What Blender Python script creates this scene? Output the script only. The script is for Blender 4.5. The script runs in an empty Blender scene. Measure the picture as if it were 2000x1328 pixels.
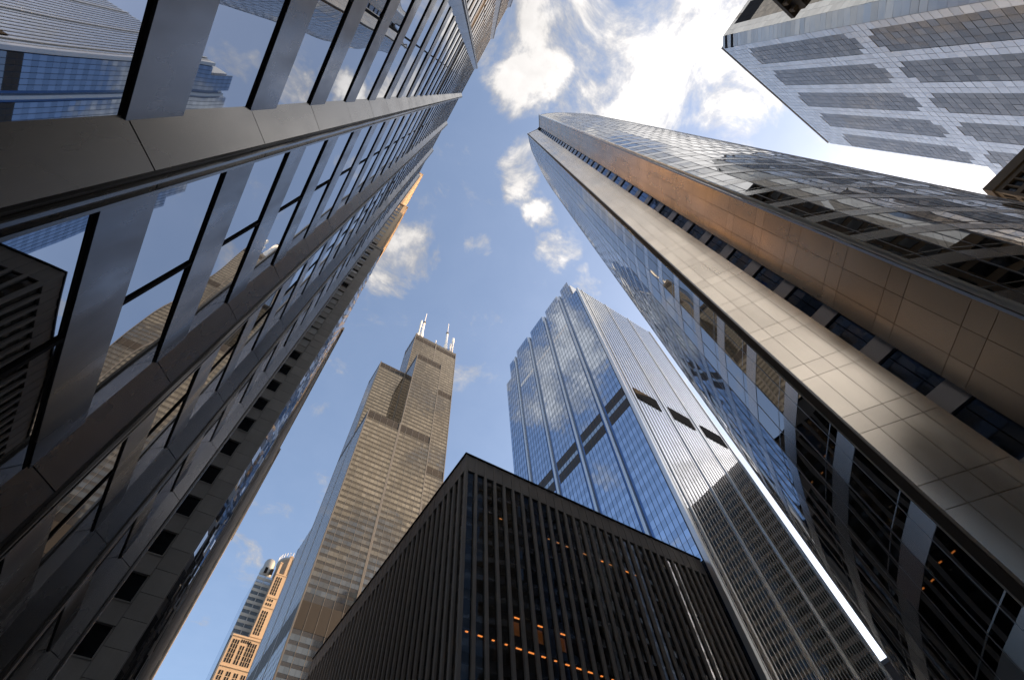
import bpy, math, random
from mathutils import Matrix, Vector
random.seed(7)
R = math.radians
scn = bpy.context.scene
COL = scn.collection

# ------------------------------------------------------------------ camera
F_PX = 943.731                         # focal length in pixels of the 2000 px wide photograph
MW = ((0.83938022, -0.54073752, -0.05517041),
      (-0.46050371, -0.76139086, 0.45631163),
      (-0.28875106, -0.35761278, -0.88810806))   # world -> camera
EYE = 1.6
cam = bpy.data.cameras.new('camera')
cam.sensor_width = 36.0
cam.lens = F_PX / 2000 * 36.0
cam.clip_start = 0.05
cam.clip_end = 6000
cam_o = bpy.data.objects.new('camera', cam)
COL.objects.link(cam_o)
mm = Matrix([[MW[c][r] for c in range(3)] for r in range(3)]).to_4x4()
mm.translation = Vector((0, 0, EYE))
cam_o.matrix_world = mm
scn.camera = cam_o

# ------------------------------------------------------------------ light
EXPO = 1.65
SUN_AZ, SUN_EL = -17.0, 24.0           # azimuth from +x towards +y
sd = Vector((math.cos(R(SUN_EL)) * math.cos(R(SUN_AZ)), math.cos(R(SUN_EL)) * math.sin(R(SUN_AZ)), math.sin(R(SUN_EL))))
sun = bpy.data.lights.new('sun', 'SUN')
sun.energy = 3.4
sun.angle = R(0.53)
sun.color = (1.0, 0.66, 0.36)
sun_o = bpy.data.objects.new('sun', sun)
COL.objects.link(sun_o)
sun_o.rotation_euler = sd.to_track_quat('Z', 'Y').to_euler()
sun_o.location = (150, -120, 500)

world = bpy.data.worlds.new('World')
scn.world = world
world.use_nodes = True
wt = world.node_tree
wt.nodes.clear()
WN, WL = wt.nodes.new, wt.links.new


def wnode(kind, **kw):
    n = WN(kind)
    for k, v in kw.items():
        setattr(n, k, v)
    return n


def wmath(op, a, b=None, clamp=False):
    n = wnode('ShaderNodeMath', operation=op, use_clamp=clamp)
    for i, v in enumerate((a, b)):
        if v is None:
            continue
        if isinstance(v, (int, float)):
            n.inputs[i].default_value = v
        else:
            WL(v, n.inputs[i])
    return n.outputs[0]


def build_world():
    SKY = 0.10
    out = wnode('ShaderNodeOutputWorld')
    bg = wnode('ShaderNodeBackground')
    bg.inputs[1].default_value = SKY
    WL(bg.outputs[0], out.inputs[0])
    sky = wnode('ShaderNodeTexSky', sky_type='NISHITA')
    sky.sun_disc = False
    sky.sun_elevation = R(SUN_EL)
    sky.sun_rotation = R(90 - SUN_AZ)
    sky.altitude = 180
    sky.air_density = 1.0
    sky.dust_density = 2.6
    sky.ozone_density = 1.4
    tc = wnode('ShaderNodeTexCoord')
    sep = wnode('ShaderNodeSeparateXYZ')
    WL(tc.outputs['Generated'], sep.inputs[0])
    dz = wmath('MAXIMUM', sep.outputs[2], 0.06)
    px = wmath('DIVIDE', sep.outputs[0], dz)
    py = wmath('DIVIDE', sep.outputs[1], dz)
    comb = wnode('ShaderNodeCombineXYZ')
    WL(px, comb.inputs[0]); WL(py, comb.inputs[1])
    P = comb.outputs[0]
    # ragged edges: the cloud plane is warped by noise before the cloud banks are laid out
    wn = wnode('ShaderNodeTexNoise')
    wn.inputs['Scale'].default_value = 9.0
    wn.inputs['Detail'].default_value = 6.0
    wn.inputs['Roughness'].default_value = 0.6
    WL(P, wn.inputs['Vector'])
    sub = wnode('ShaderNodeVectorMath', operation='SUBTRACT')
    WL(wn.outputs['Color'], sub.inputs[0]); sub.inputs[1].default_value = (0.5, 0.5, 0.5)
    sc = wnode('ShaderNodeVectorMath', operation='SCALE')
    WL(sub.outputs[0], sc.inputs[0]); sc.inputs['Scale'].default_value = 0.12
    add = wnode('ShaderNodeVectorMath', operation='ADD')
    WL(P, add.inputs[0]); WL(sc.outputs[0], add.inputs[1])
    PWV = add.outputs[0]
    n1 = wnode('ShaderNodeTexNoise')
    n1.inputs['Scale'].default_value = 5.5
    n1.inputs['Detail'].default_value = 10.0
    n1.inputs['Roughness'].default_value = 0.62
    n1.inputs['Lacunarity'].default_value = 2.1
    n1.inputs['Distortion'].default_value = 0.35
    WL(P, n1.inputs['Vector'])
    big = wnode('ShaderNodeTexNoise')          # wide patches of cloud and clear air all round
    big.inputs['Scale'].default_value = 1.15
    big.inputs['Detail'].default_value = 2.0
    offs = wnode('ShaderNodeVectorMath', operation='ADD')
    WL(P, offs.inputs[0]); offs.inputs[1].default_value = (3.7, 8.1, 0.0)
    WL(offs.outputs[0], big.inputs['Vector'])
    # cloud banks on the cloud plane: centre, radii, turn, strength
    banks = [((0.255, -0.215), 0.14, 0.185, 20, 0.95), ((0.31, -0.36), 0.17, 0.22, 0, 1.0),
             ((0.075, -0.06), 0.055, 0.095, 25, 0.85), ((0.02, -0.16), 0.05, 0.07, 20, 0.6),
             ((0.128, 0.060), 0.042, 0.065, -25, 0.85), ((0.225, 0.135), 0.045, 0.030, 10, 0.75),
             ((0.30, 0.165), 0.060, 0.045, -60, 0.95), ((0.385, 0.185), 0.045, 0.03, 30, 0.7),
             ((0.157, 0.265), 0.035, 0.035, 0, 0.7), ((0.030, 0.33), 0.070, 0.045, 30, 0.8),
             ((0.005, 0.39), 0.065, 0.075, 20, 0.75), ((0.395, -0.255), 0.018, 0.04, 30, 0.6),
             ((0.20, -0.10), 0.05, 0.05, 0, 0.55),
             ((-0.32, -0.80), 0.85, 0.62, 0, 1.4), ((1.0, -1.3), 0.8, 0.7, 20, 0.7), ((-0.9, -0.2), 0.5, 0.35, 40, 0.5), ((-0.48, 0.45), 0.16, 0.20, 30, 0.85), ((-0.62, 0.15), 0.20, 0.14, 10, 0.6)]  # banks out of view, added so the facades reflect bright cloud
    tot = None
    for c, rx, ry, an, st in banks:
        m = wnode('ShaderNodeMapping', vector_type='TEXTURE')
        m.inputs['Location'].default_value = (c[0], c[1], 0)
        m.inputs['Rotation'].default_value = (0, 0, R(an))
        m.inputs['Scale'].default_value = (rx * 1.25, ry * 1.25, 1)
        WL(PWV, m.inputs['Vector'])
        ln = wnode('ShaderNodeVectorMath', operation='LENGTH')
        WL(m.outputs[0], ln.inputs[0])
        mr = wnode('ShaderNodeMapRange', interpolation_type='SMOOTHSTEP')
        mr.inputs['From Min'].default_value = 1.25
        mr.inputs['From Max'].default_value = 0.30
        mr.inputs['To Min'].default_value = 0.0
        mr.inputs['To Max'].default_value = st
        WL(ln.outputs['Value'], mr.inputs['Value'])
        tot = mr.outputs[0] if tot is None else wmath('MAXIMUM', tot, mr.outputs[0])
    base = wmath('MULTIPLY', wmath('SUBTRACT', big.outputs['Fac'], 0.5), 0.7)
    crisp = wmath('ADD', wmath('MULTIPLY', wmath('SUBTRACT', n1.outputs['Fac'], 0.5), 1.95), 0.5)
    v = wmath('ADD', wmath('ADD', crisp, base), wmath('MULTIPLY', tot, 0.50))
    dens = wnode('ShaderNodeMapRange', interpolation_type='SMOOTHSTEP')
    dens.inputs['From Min'].default_value = 0.62
    dens.inputs['From Max'].default_value = 1.0
    dens.inputs['To Min'].default_value = 0.10      # thin veil of haze between the clouds
    WL(v, dens.inputs['Value'])
    thick = wnode('ShaderNodeMapRange', interpolation_type='SMOOTHSTEP')
    thick.inputs['From Min'].default_value = 0.78
    thick.inputs['From Max'].default_value = 1.05
    WL(v, thick.inputs['Value'])
    # forward scattering: clouds glow towards the sun
    dot = wnode('ShaderNodeVectorMath', operation='DOT_PRODUCT')
    nrm = wnode('ShaderNodeVectorMath', operation='NORMALIZE')
    WL(tc.outputs['Generated'], nrm.inputs[0])
    WL(nrm.outputs[0], dot.inputs[0]); dot.inputs[1].default_value = sd[:]
    glow = wnode('ShaderNodeMapRange', interpolation_type='SMOOTHSTEP')
    glow.inputs['From Min'].default_value = 0.30
    glow.inputs['From Max'].default_value = 0.97
    glow.inputs['To Min'].default_value = 0.85
    glow.inputs['To Max'].default_value = 1.75
    WL(dot.outputs['Value'], glow.inputs['Value'])
    n2 = wnode('ShaderNodeTexNoise')
    n2.inputs['Scale'].default_value = 11.0
    n2.inputs['Detail'].default_value = 6.0
    WL(PWV, n2.inputs['Vector'])
    shade = wnode('ShaderNodeMapRange')
    shade.inputs['From Min'].default_value = 0.25
    shade.inputs['From Max'].default_value = 0.75
    shade.inputs['To Min'].default_value = 0.80
    shade.inputs['To Max'].default_value = 1.18
    WL(n2.outputs['Fac'], shade.inputs['Value'])
    body = wmath('MULTIPLY', glow.outputs[0], shade.outputs[0])
    lum = wmath('MULTIPLY', wmath('ADD', 0.66, wmath('MULTIPLY', thick.outputs[0], 0.36)), body)
    lum = wmath('DIVIDE', lum, SKY * 2 ** EXPO)
    cc = wnode('ShaderNodeVectorMath', operation='SCALE')
    cc.inputs[0].default_value = (1.0, 0.965, 0.94)
    WL(lum, cc.inputs['Scale'])
    mix = wnode('ShaderNodeMix', data_type='RGBA')
    WL(dens.outputs[0], mix.inputs['Factor'])
    WL(sky.outputs[0], mix.inputs['A'])
    WL(cc.outputs[0], mix.inputs['B'])
    WL(mix.outputs['Result'], bg.inputs[0])


build_world()
vs = scn.view_settings
vs.view_transform = 'Standard'
vs.look = 'None'
vs.exposure = EXPO
vs.gamma = 1.0
vs.use_curve_mapping = False
scn.render.film_transparent = False
scn.cycles.max_bounces = 7
scn.cycles.glossy_bounces = 5
scn.cycles.diffuse_bounces = 3
scn.cycles.transparent_max_bounces = 8
scn.cycles.caustics_reflective = True
scn.cycles.blur_glossy = 0.5
scn.cycles.sample_clamp_indirect = 4.0
scn.cycles.use_denoising = True


# ------------------------------------------------------------------ materials
MATS = {}


def mat(name, color, rough=0.5, metal=0.0, var=0.0, scale=0.3, bump=0.0, bscale=1.0, spec=0.5,
        streak=0.0, rvar=0.0, jit=0.0, emit=None, aniso_stretch=(1, 1, 1)):
    m = bpy.data.materials.new(name)
    m.use_nodes = True
    nt = m.node_tree
    b = nt.nodes['Principled BSDF']
    b.inputs['Base Color'].default_value = (*color, 1)
    b.inputs['Roughness'].default_value = rough
    b.inputs['Metallic'].default_value = metal
    b.inputs['Specular IOR Level'].default_value = spec
    N, L = nt.nodes.new, nt.links.new
    geo = N('ShaderNodeNewGeometry')

    def vec(stretch):
        mp = N('ShaderNodeMapping')
        mp.inputs['Scale'].default_value = stretch
        L(geo.outputs['Position'], mp.inputs['Vector'])
        return mp.outputs[0]
    fac = None
    if var or streak or jit:
        parts = []
        if var:
            n = N('ShaderNodeTexNoise')
            n.inputs['Scale'].default_value = scale
            n.inputs['Detail'].default_value = 6
            n.inputs['Roughness'].default_value = 0.6
            L(vec(aniso_stretch), n.inputs['Vector'])
            parts.append((n.outputs['Fac'], var))
        if streak:
            n = N('ShaderNodeTexNoise')
            n.inputs['Scale'].default_value = 1.0
            n.inputs['Detail'].default_value = 5
            L(vec((2.2, 2.2, 0.08)), n.inputs['Vector'])
            parts.append((n.outputs['Fac'], streak))
        if jit:
            oi = N('ShaderNodeObjectInfo')
            ad = N('ShaderNodeMath'); ad.operation = 'ADD'
            L(oi.outputs['Random'], ad.inputs[0]); L(geo.outputs['Random Per Island'], ad.inputs[1])
            fr = N('ShaderNodeMath'); fr.operation = 'FRACT'
            L(ad.outputs[0], fr.inputs[0])
            parts.append((fr.outputs[0], jit))
        acc = None
        for o, a in parts:
            s = N('ShaderNodeMath'); s.operation = 'MULTIPLY_ADD'
            L(o, s.inputs[0]); s.inputs[1].default_value = 2 * a; s.inputs[2].default_value = -a
            if acc is None:
                acc = s.outputs[0]
            else:
                t = N('ShaderNodeMath'); t.operation = 'ADD'
                L(acc, t.inputs[0]); L(s.outputs[0], t.inputs[1]); acc = t.outputs[0]
        one = N('ShaderNodeMath'); one.operation = 'ADD'; one.inputs[1].default_value = 1.0
        L(acc, one.inputs[0])
        vm = N('ShaderNodeVectorMath'); vm.operation = 'SCALE'
        vm.inputs[0].default_value = color
        L(one.outputs[0], vm.inputs['Scale'])
        L(vm.outputs[0], b.inputs['Base Color'])
    if rvar:
        n = N('ShaderNodeTexNoise')
        n.inputs['Scale'].default_value = scale * 1.7
        n.inputs['Detail'].default_value = 4
        L(vec((1, 1, 0.35)), n.inputs['Vector'])
        mr = N('ShaderNodeMapRange')
        mr.inputs['From Min'].default_value = 0.3; mr.inputs['From Max'].default_value = 0.7
        mr.inputs['To Min'].default_value = max(0.0, rough - rvar); mr.inputs['To Max'].default_value = rough + rvar
        L(n.outputs['Fac'], mr.inputs['Value'])
        L(mr.outputs[0], b.inputs['Roughness'])
    if bump:
        n = N('ShaderNodeTexNoise')
        n.inputs['Scale'].default_value = bscale
        n.inputs['Detail'].default_value = 0.0
        L(geo.outputs['Position'], n.inputs['Vector'])
        bp = N('ShaderNodeBump')
        bp.inputs['Strength'].default_value = 1.0
        bp.inputs['Distance'].default_value = bump
        L(n.outputs['Fac'], bp.inputs['Height'])
        L(bp.outputs[0], b.inputs['Normal'])
    if emit:
        b.inputs['Emission Color'].default_value = (*emit[0], 1)
        b.inputs['Emission Strength'].default_value = emit[1]
    MATS[name] = m
    return m


def clear_glass(name, tint, refl):
    m = bpy.data.materials.new(name)
    m.use_nodes = True
    nt = m.node_tree
    nt.nodes.remove(nt.nodes['Principled BSDF'])
    N, L = nt.nodes.new, nt.links.new
    tr = N('ShaderNodeBsdfTransparent'); tr.inputs[0].default_value = (*tint, 1)
    gl = N('ShaderNodeBsdfGlossy'); gl.inputs['Roughness'].default_value = 0.02
    gl.inputs[0].default_value = (0.8, 0.82, 0.85, 1)
    lw = N('ShaderNodeLayerWeight'); lw.inputs[0].default_value = 0.5
    pw = N('ShaderNodeMath'); pw.operation = 'POWER'; pw.inputs[1].default_value = 4.0
    L(lw.outputs['Facing'], pw.inputs[0])
    fr = N('ShaderNodeMath'); fr.operation = 'MULTIPLY_ADD'
    fr.inputs[1].default_value = 0.85; fr.inputs[2].default_value = refl
    L(pw.outputs[0], fr.inputs[0])
    mx = N('ShaderNodeMixShader')
    L(fr.outputs[0], mx.inputs[0]); L(tr.outputs[0], mx.inputs[1]); L(gl.outputs[0], mx.inputs[2])
    L(mx.outputs[0], nt.nodes['Material Output'].inputs[0])
    MATS[name] = m


# metals and glass of the tower on the left
mat('silver_panel', (0.18, 0.173, 0.165), 0.26, 0.92, var=0.16, scale=0.5, streak=0.10, rvar=0.05, jit=0.05)
mat('spandrel_steel', (0.19, 0.19, 0.198), 0.30, 0.9, var=0.14, scale=0.7, streak=0.12, rvar=0.10, jit=0.08)
mat('pier_core', (0.05, 0.05, 0.052), 0.5, 0.6)
mat('black_gap', (0.012, 0.012, 0.014), 0.9, 0.0, spec=0.15)
mat('mirror_glass', (0.41, 0.425, 0.455), 0.012, 1.0, jit=0.10, bump=0.012, bscale=0.35)
mat('louver_dark', (0.045, 0.04, 0.037), 0.6, 0.3, var=0.2, scale=1.0)
# stone
mat('grey_stone', (0.26, 0.235, 0.21), 0.75, 0, var=0.18, scale=0.8, jit=0.10, streak=0.1, bump=0.004, bscale=6)
mat('stone_joint', (0.07, 0.06, 0.052), 0.9)
mat('warm_stone', (0.42, 0.31, 0.20), 0.8, 0, var=0.16, scale=0.6, jit=0.08)
mat('dark_window', (0.015, 0.015, 0.017), 0.06, 0.0, spec=0.6, bump=0.004, bscale=0.6)
mat('blind_window', (0.45, 0.43, 0.41), 0.25, 0.0, jit=0.15, spec=0.8)
mat('glint_glass', (0.24, 0.25, 0.27), 0.08, 0.9, jit=0.6, bump=0.03, bscale=0.9)
mat('bronze_fin', (0.13, 0.12, 0.11), 0.4, 0.7)
# black tower with bronze glass
mat('bronze_wall', (0.125, 0.102, 0.076), 0.16, 0.8, var=0.12, scale=0.05, jit=0.05)
mat('bronze_glass', (0.25, 0.205, 0.15), 0.06, 0.95, var=0.15, scale=0.035, jit=0.16, bump=0.03, bscale=0.25)
mat('bronze_column', (0.20, 0.175, 0.145), 0.4, 0.6)
mat('bronze_louver', (0.024, 0.019, 0.015), 0.65, 0.2, jit=0.12, var=0.1)
mat('white_mast', (0.82, 0.81, 0.78), 0.45, 0.0, var=0.05)
mat('dark_steel', (0.06, 0.06, 0.062), 0.5, 0.5)
# dark ribbed block
mat('dark_concrete', (0.21, 0.195, 0.18), 0.72, 0.0, var=0.18, scale=0.5, streak=0.16, jit=0.05, bump=0.003, bscale=4)
mat('dark_spandrel', (0.010, 0.010, 0.011), 0.08, 0.0, jit=0.25)
mat('interior', (0.05, 0.045, 0.04), 0.9)
mat('interior_glow', (0.30, 0.17, 0.08), 0.9, emit=((1.0, 0.38, 0.10), 0.03))
clear_glass('smoked_glass', (0.62, 0.60, 0.58), 0.06)
mat('lamp_glow', (0.9, 0.6, 0.3), 0.5, emit=((1.0, 0.32, 0.07), 0.85))
mat('lamp_dim', (0.9, 0.6, 0.3), 0.5, emit=((1.0, 0.42, 0.14), 0.28))
mat('lamp_white', (0.9, 0.9, 0.8), 0.5, emit=((1.0, 0.9, 0.7), 5.0))
# blue glass tower
mat('blue_vision', (0.47, 0.55, 0.68), 0.02, 1.0, jit=0.07, bump=0.010, bscale=0.3)
mat('blue_spandrel', (0.37, 0.445, 0.56), 0.05, 1.0, jit=0.07, bump=0.010, bscale=0.3)
mat('blue_deep', (0.10, 0.17, 0.32), 0.06, 0.9, jit=0.06)
mat('pale_metal', (0.62, 0.64, 0.64), 0.32, 0.85, var=0.08, scale=0.2, streak=0.06, jit=0.05)
mat('fin_metal', (0.60, 0.60, 0.58), 0.28, 0.9, var=0.06, jit=0.08)
mat('mullion_navy', (0.03, 0.05, 0.09), 0.4, 0.5)
mat('silver_glass', (0.47, 0.49, 0.51), 0.03, 1.0, jit=0.08, bump=0.008, bscale=0.4)
mat('white_panel', (0.78, 0.78, 0.77), 0.5, 0.0)
# curved tower
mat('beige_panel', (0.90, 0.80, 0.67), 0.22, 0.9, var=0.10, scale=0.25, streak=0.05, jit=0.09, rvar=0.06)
mat('warm_reflection_panel', (0.60, 0.455, 0.30), 0.25, 0.9, var=0.10, scale=0.2, streak=0.05, jit=0.10, rvar=0.06)  # same beige cladding, with the orange reflection put into its colour
mat('joint_dark', (0.05, 0.045, 0.04), 0.8)
mat('curved_glass', (0.25, 0.265, 0.285), 0.012, 1.0, jit=0.05, bump=0.012, bscale=0.30)
mat('curved_spandrel', (0.56, 0.565, 0.57), 0.24, 0.92, var=0.08, scale=0.4, jit=0.05)
mat('edge_steel_highlight', (0.86, 0.86, 0.84), 0.35, 0.35)  # metal trim, its bright sky reflection painted in as near-white
mat('slot_glass', (0.11, 0.17, 0.29), 0.03, 0.9, jit=0.05)
mat('slot_spandrel', (0.30, 0.31, 0.33), 0.35, 0.7)
# sawtooth tower
mat('pale_pane', (0.66, 0.655, 0.63), 0.18, 0.55, jit=0.12, bump=0.02, bscale=0.5)
mat('brown_pane', (0.19, 0.165, 0.135), 0.13, 0.7, jit=0.30, bump=0.03, bscale=0.45)
mat('white_granite', (0.56, 0.555, 0.54), 0.35, 0.4, jit=0.05, var=0.06)
mat('brown_concrete', (0.12, 0.097, 0.07), 0.8, 0, var=0.2, scale=0.4, jit=0.06)
mat('cornice_dark', (0.05, 0.042, 0.035), 0.7, var=0.2)
# far granite tower
mat('granite', (0.46, 0.335, 0.225), 0.75, 0, var=0.12, scale=0.12, jit=0.06)
mat('far_glass', (0.30, 0.38, 0.48), 0.08, 0.8, jit=0.10)
mat('vent_grey', (0.10, 0.10, 0.10), 0.7)
mat('far_grey', (0.30, 0.31, 0.315), 0.5, 0.4, var=0.08)
mat('asphalt', (0.05, 0.05, 0.052), 0.85, 0, var=0.25, scale=0.8)
mat('paving', (0.28, 0.27, 0.25), 0.85, 0, var=0.18, scale=0.6)


# ------------------------------------------------------------------ helpers
def proj(x, y, z):
    z -= EYE
    cx = MW[0][0] * x + MW[0][1] * y + MW[0][2] * z
    cy = MW[1][0] * x + MW[1][1] * y + MW[1][2] * z
    cz = MW[2][0] * x + MW[2][1] * y + MW[2][2] * z
    if cz > -0.1:
        return None
    return 1000 + F_PX * cx / -cz, 664 - F_PX * cy / -cz


def thing(name, label, cat, loc, group=None):
    o = bpy.data.objects.new(name, None)
    o.empty_display_size = 2
    COL.objects.link(o)
    o.location = loc
    o['label'] = label
    o['category'] = cat
    if group:
        o['group'] = group
    o['wo'] = list(loc)
    return o


def link(name, me, parent, wloc, rot=None, scale=None):
    o = bpy.data.objects.new(name, me)
    COL.objects.link(o)
    if parent is not None:
        o.parent = parent
        po = parent['wo']
        o.location = (wloc[0] - po[0], wloc[1] - po[1], wloc[2] - po[2])
    else:
        o.location = wloc
    if rot:
        o.rotation_euler = rot
    if scale:
        o.scale = scale
    return o


CUBE_V = [(sx * .5, sy * .5, sz * .5) for sx in (-1, 1) for sy in (-1, 1) for sz in (-1, 1)]
CUBE_F = [(0, 1, 3, 2), (4, 6, 7, 5), (0, 4, 5, 1), (2, 3, 7, 6), (0, 2, 6, 4), (1, 5, 7, 3)]
CUBES = {}


def cube(m):
    if m not in CUBES:
        me = bpy.data.meshes.new('box_' + m)
        me.from_pydata(CUBE_V, [], CUBE_F)
        me.materials.append(MATS[m])
        CUBES[m] = me
    return CUBES[m]


class Piece:
    """an upright box: centre, size along its own axes, turn about z"""
    __slots__ = ('c', 's', 'yaw', 'm', 'px')

    def __init__(self, c, s, m, yaw=0.0):
        self.c, self.s, self.m, self.yaw = c, s, m, yaw
        self.px = 0.0

    def corners(self, tilt=None):
        ca, sa = math.cos(self.yaw), math.sin(self.yaw)
        out = []
        for v in CUBE_V:
            x, y, z = v[0] * self.s[0], v[1] * self.s[1], v[2] * self.s[2]
            if tilt:
                y, z = y - z * tilt[0], z + y * tilt[0]
                x, z = x + z * tilt[1], z - x * tilt[1]
                x, y = x - y * tilt[2], y + x * tilt[2]
            out.append((self.c[0] + x * ca - y * sa, self.c[1] + x * sa + y * ca, self.c[2] + z))
        return out

    def size_px(self):
        pts = [proj(*c) for c in self.corners()]
        if any(p is None for p in pts):
            return 0.0
        xs = [p[0] for p in pts]; ys = [p[1] for p in pts]
        if max(xs) < 0 or min(xs) > 2000 or max(ys) < 0 or min(ys) > 1328:
            return 0.0
        return math.sqrt((max(xs) - min(xs)) * (max(ys) - min(ys)))


def bx(x0, x1, y0, y1, z0, z1, m):
    return Piece(((x0 + x1) / 2, (y0 + y1) / 2, (z0 + z1) / 2), (abs(x1 - x0), abs(y1 - y0), abs(z1 - z0)), m)


def put(name, parent, p, tilt=None):
    rot = (tilt[0], tilt[1], p.yaw + tilt[2]) if tilt else ((0, 0, p.yaw) if p.yaw else None)
    o = link(name, cube(p.m), parent, p.c, rot, p.s)
    o['wo'] = list(p.c)
    return o


def box(name, parent, x0, x1, y0, y1, z0, z1, m):
    return put(name, parent, bx(x0, x1, y0, y1, z0, z1, m))


def joined(name, parent, pieces, tilts=None, origin=None):
    if not pieces:
        return None
    org = origin or parent['wo']
    vs_, fs, ms, mi = [], [], [], []
    for i, p in enumerate(pieces):
        b = len(vs_)
        vs_ += [(c[0] - org[0], c[1] - org[1], c[2] - org[2]) for c in p.corners(tilts[i] if tilts else None)]
        fs += [tuple(b + k for k in f) for f in CUBE_F]
        if p.m not in ms:
            ms.append(p.m)
        mi += [ms.index(p.m)] * 6
    me = bpy.data.meshes.new(name)
    me.from_pydata(vs_, [], fs)
    for m in ms:
        me.materials.append(MATS[m])
    me.polygons.foreach_set('material_index', mi)
    o = link(name, me, parent, org)
    return o


def emit(name, parent, pieces, limit=290, min_px=8.0, far=None, tilt=0.0):
    """the pieces that show largest become parts of their own, the rest one joined part"""
    for p in pieces:
        p.px = p.size_px()
    order = sorted(pieces, key=lambda p: -p.px)
    near = [p for p in order[:limit] if p.px >= min_px]
    rest = [p for p in order[len(near):]]

    def tl():
        return (random.gauss(0, tilt), random.gauss(0, tilt), random.gauss(0, tilt)) if tilt else None
    for p in near:
        put(name, parent, p, tl())
    if rest:
        o = joined(far or (name + '_field'), parent, rest, [tl() for _ in rest])
        o['kind'] = 'stuff'


def mesh_obj(name, parent, verts, faces, m, wloc=(0, 0, 0), smooth=False):
    me = bpy.data.meshes.new(name)
    me.from_pydata(verts, [], faces)
    me.materials.append(MATS[m])
    if smooth:
        me.polygons.foreach_set('use_smooth', [True] * len(me.polygons))
    o = link(name, me, parent, wloc)
    o['wo'] = list(wloc)
    return o


def prism(plan, z0, z1):
    n = len(plan)
    v = [(x, y, z0) for x, y in plan] + [(x, y, z1) for x, y in plan]
    f = [tuple(reversed(range(n))), tuple(range(n, 2 * n))]
    f += [(i, (i + 1) % n, n + (i + 1) % n, n + i) for i in range(n)]
    return v, f


def lathe(profile, n=20):
    v, f = [], []
    for r, z in profile:
        v += [(r * math.cos(2 * math.pi * i / n), r * math.sin(2 * math.pi * i / n), z) for i in range(n)]
    for k in range(len(profile) - 1):
        for i in range(n):
            j = (i + 1) % n
            f.append((k * n + i, k * n + j, (k + 1) * n + j, (k + 1) * n + i))
    f.append(tuple(reversed(range(n))))
    f.append(tuple((len(profile) - 1) * n + i for i in range(n)))
    return v, f


def structure(o):
    o['kind'] = 'structure'
    return o


# ------------------------------------------------------------------ ground
def sheet(name, x0, x1, y0, y1, z, m):
    me = bpy.data.meshes.new(name)
    me.from_pydata([(x0, y0, z), (x1, y0, z), (x1, y1, z), (x0, y1, z)], [], [(0, 1, 2, 3)])
    me.materials.append(MATS[m])
    o = bpy.data.objects.new(name, me)
    COL.objects.link(o)
    return structure(o)


sheet('ground', -2500, 2500, -2500, 2500, -0.14, 'paving')
sheet('road', 5.0, 16.5, -14, 500, -0.13, 'asphalt')
sheet('cross_street', 16.5, 400, 26.5, 38.5, -0.13, 'asphalt')
for nm, a in (('sidewalk', (-3.2, 5.0, -14, 300)), ('sidewalk', (16.5, 20.0, -14, 26.5)), ('sidewalk', (16.5, 160, 38.5, 43.5))):
    v, f = prism([(a[0], a[2]), (a[1], a[2]), (a[1], a[3]), (a[0], a[3])], -0.14, 0.0)
    me = bpy.data.meshes.new(nm); me.from_pydata(v, [], f); me.materials.append(MATS['paving'])
    o = bpy.data.objects.new(nm, me); COL.objects.link(o); structure(o)


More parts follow.
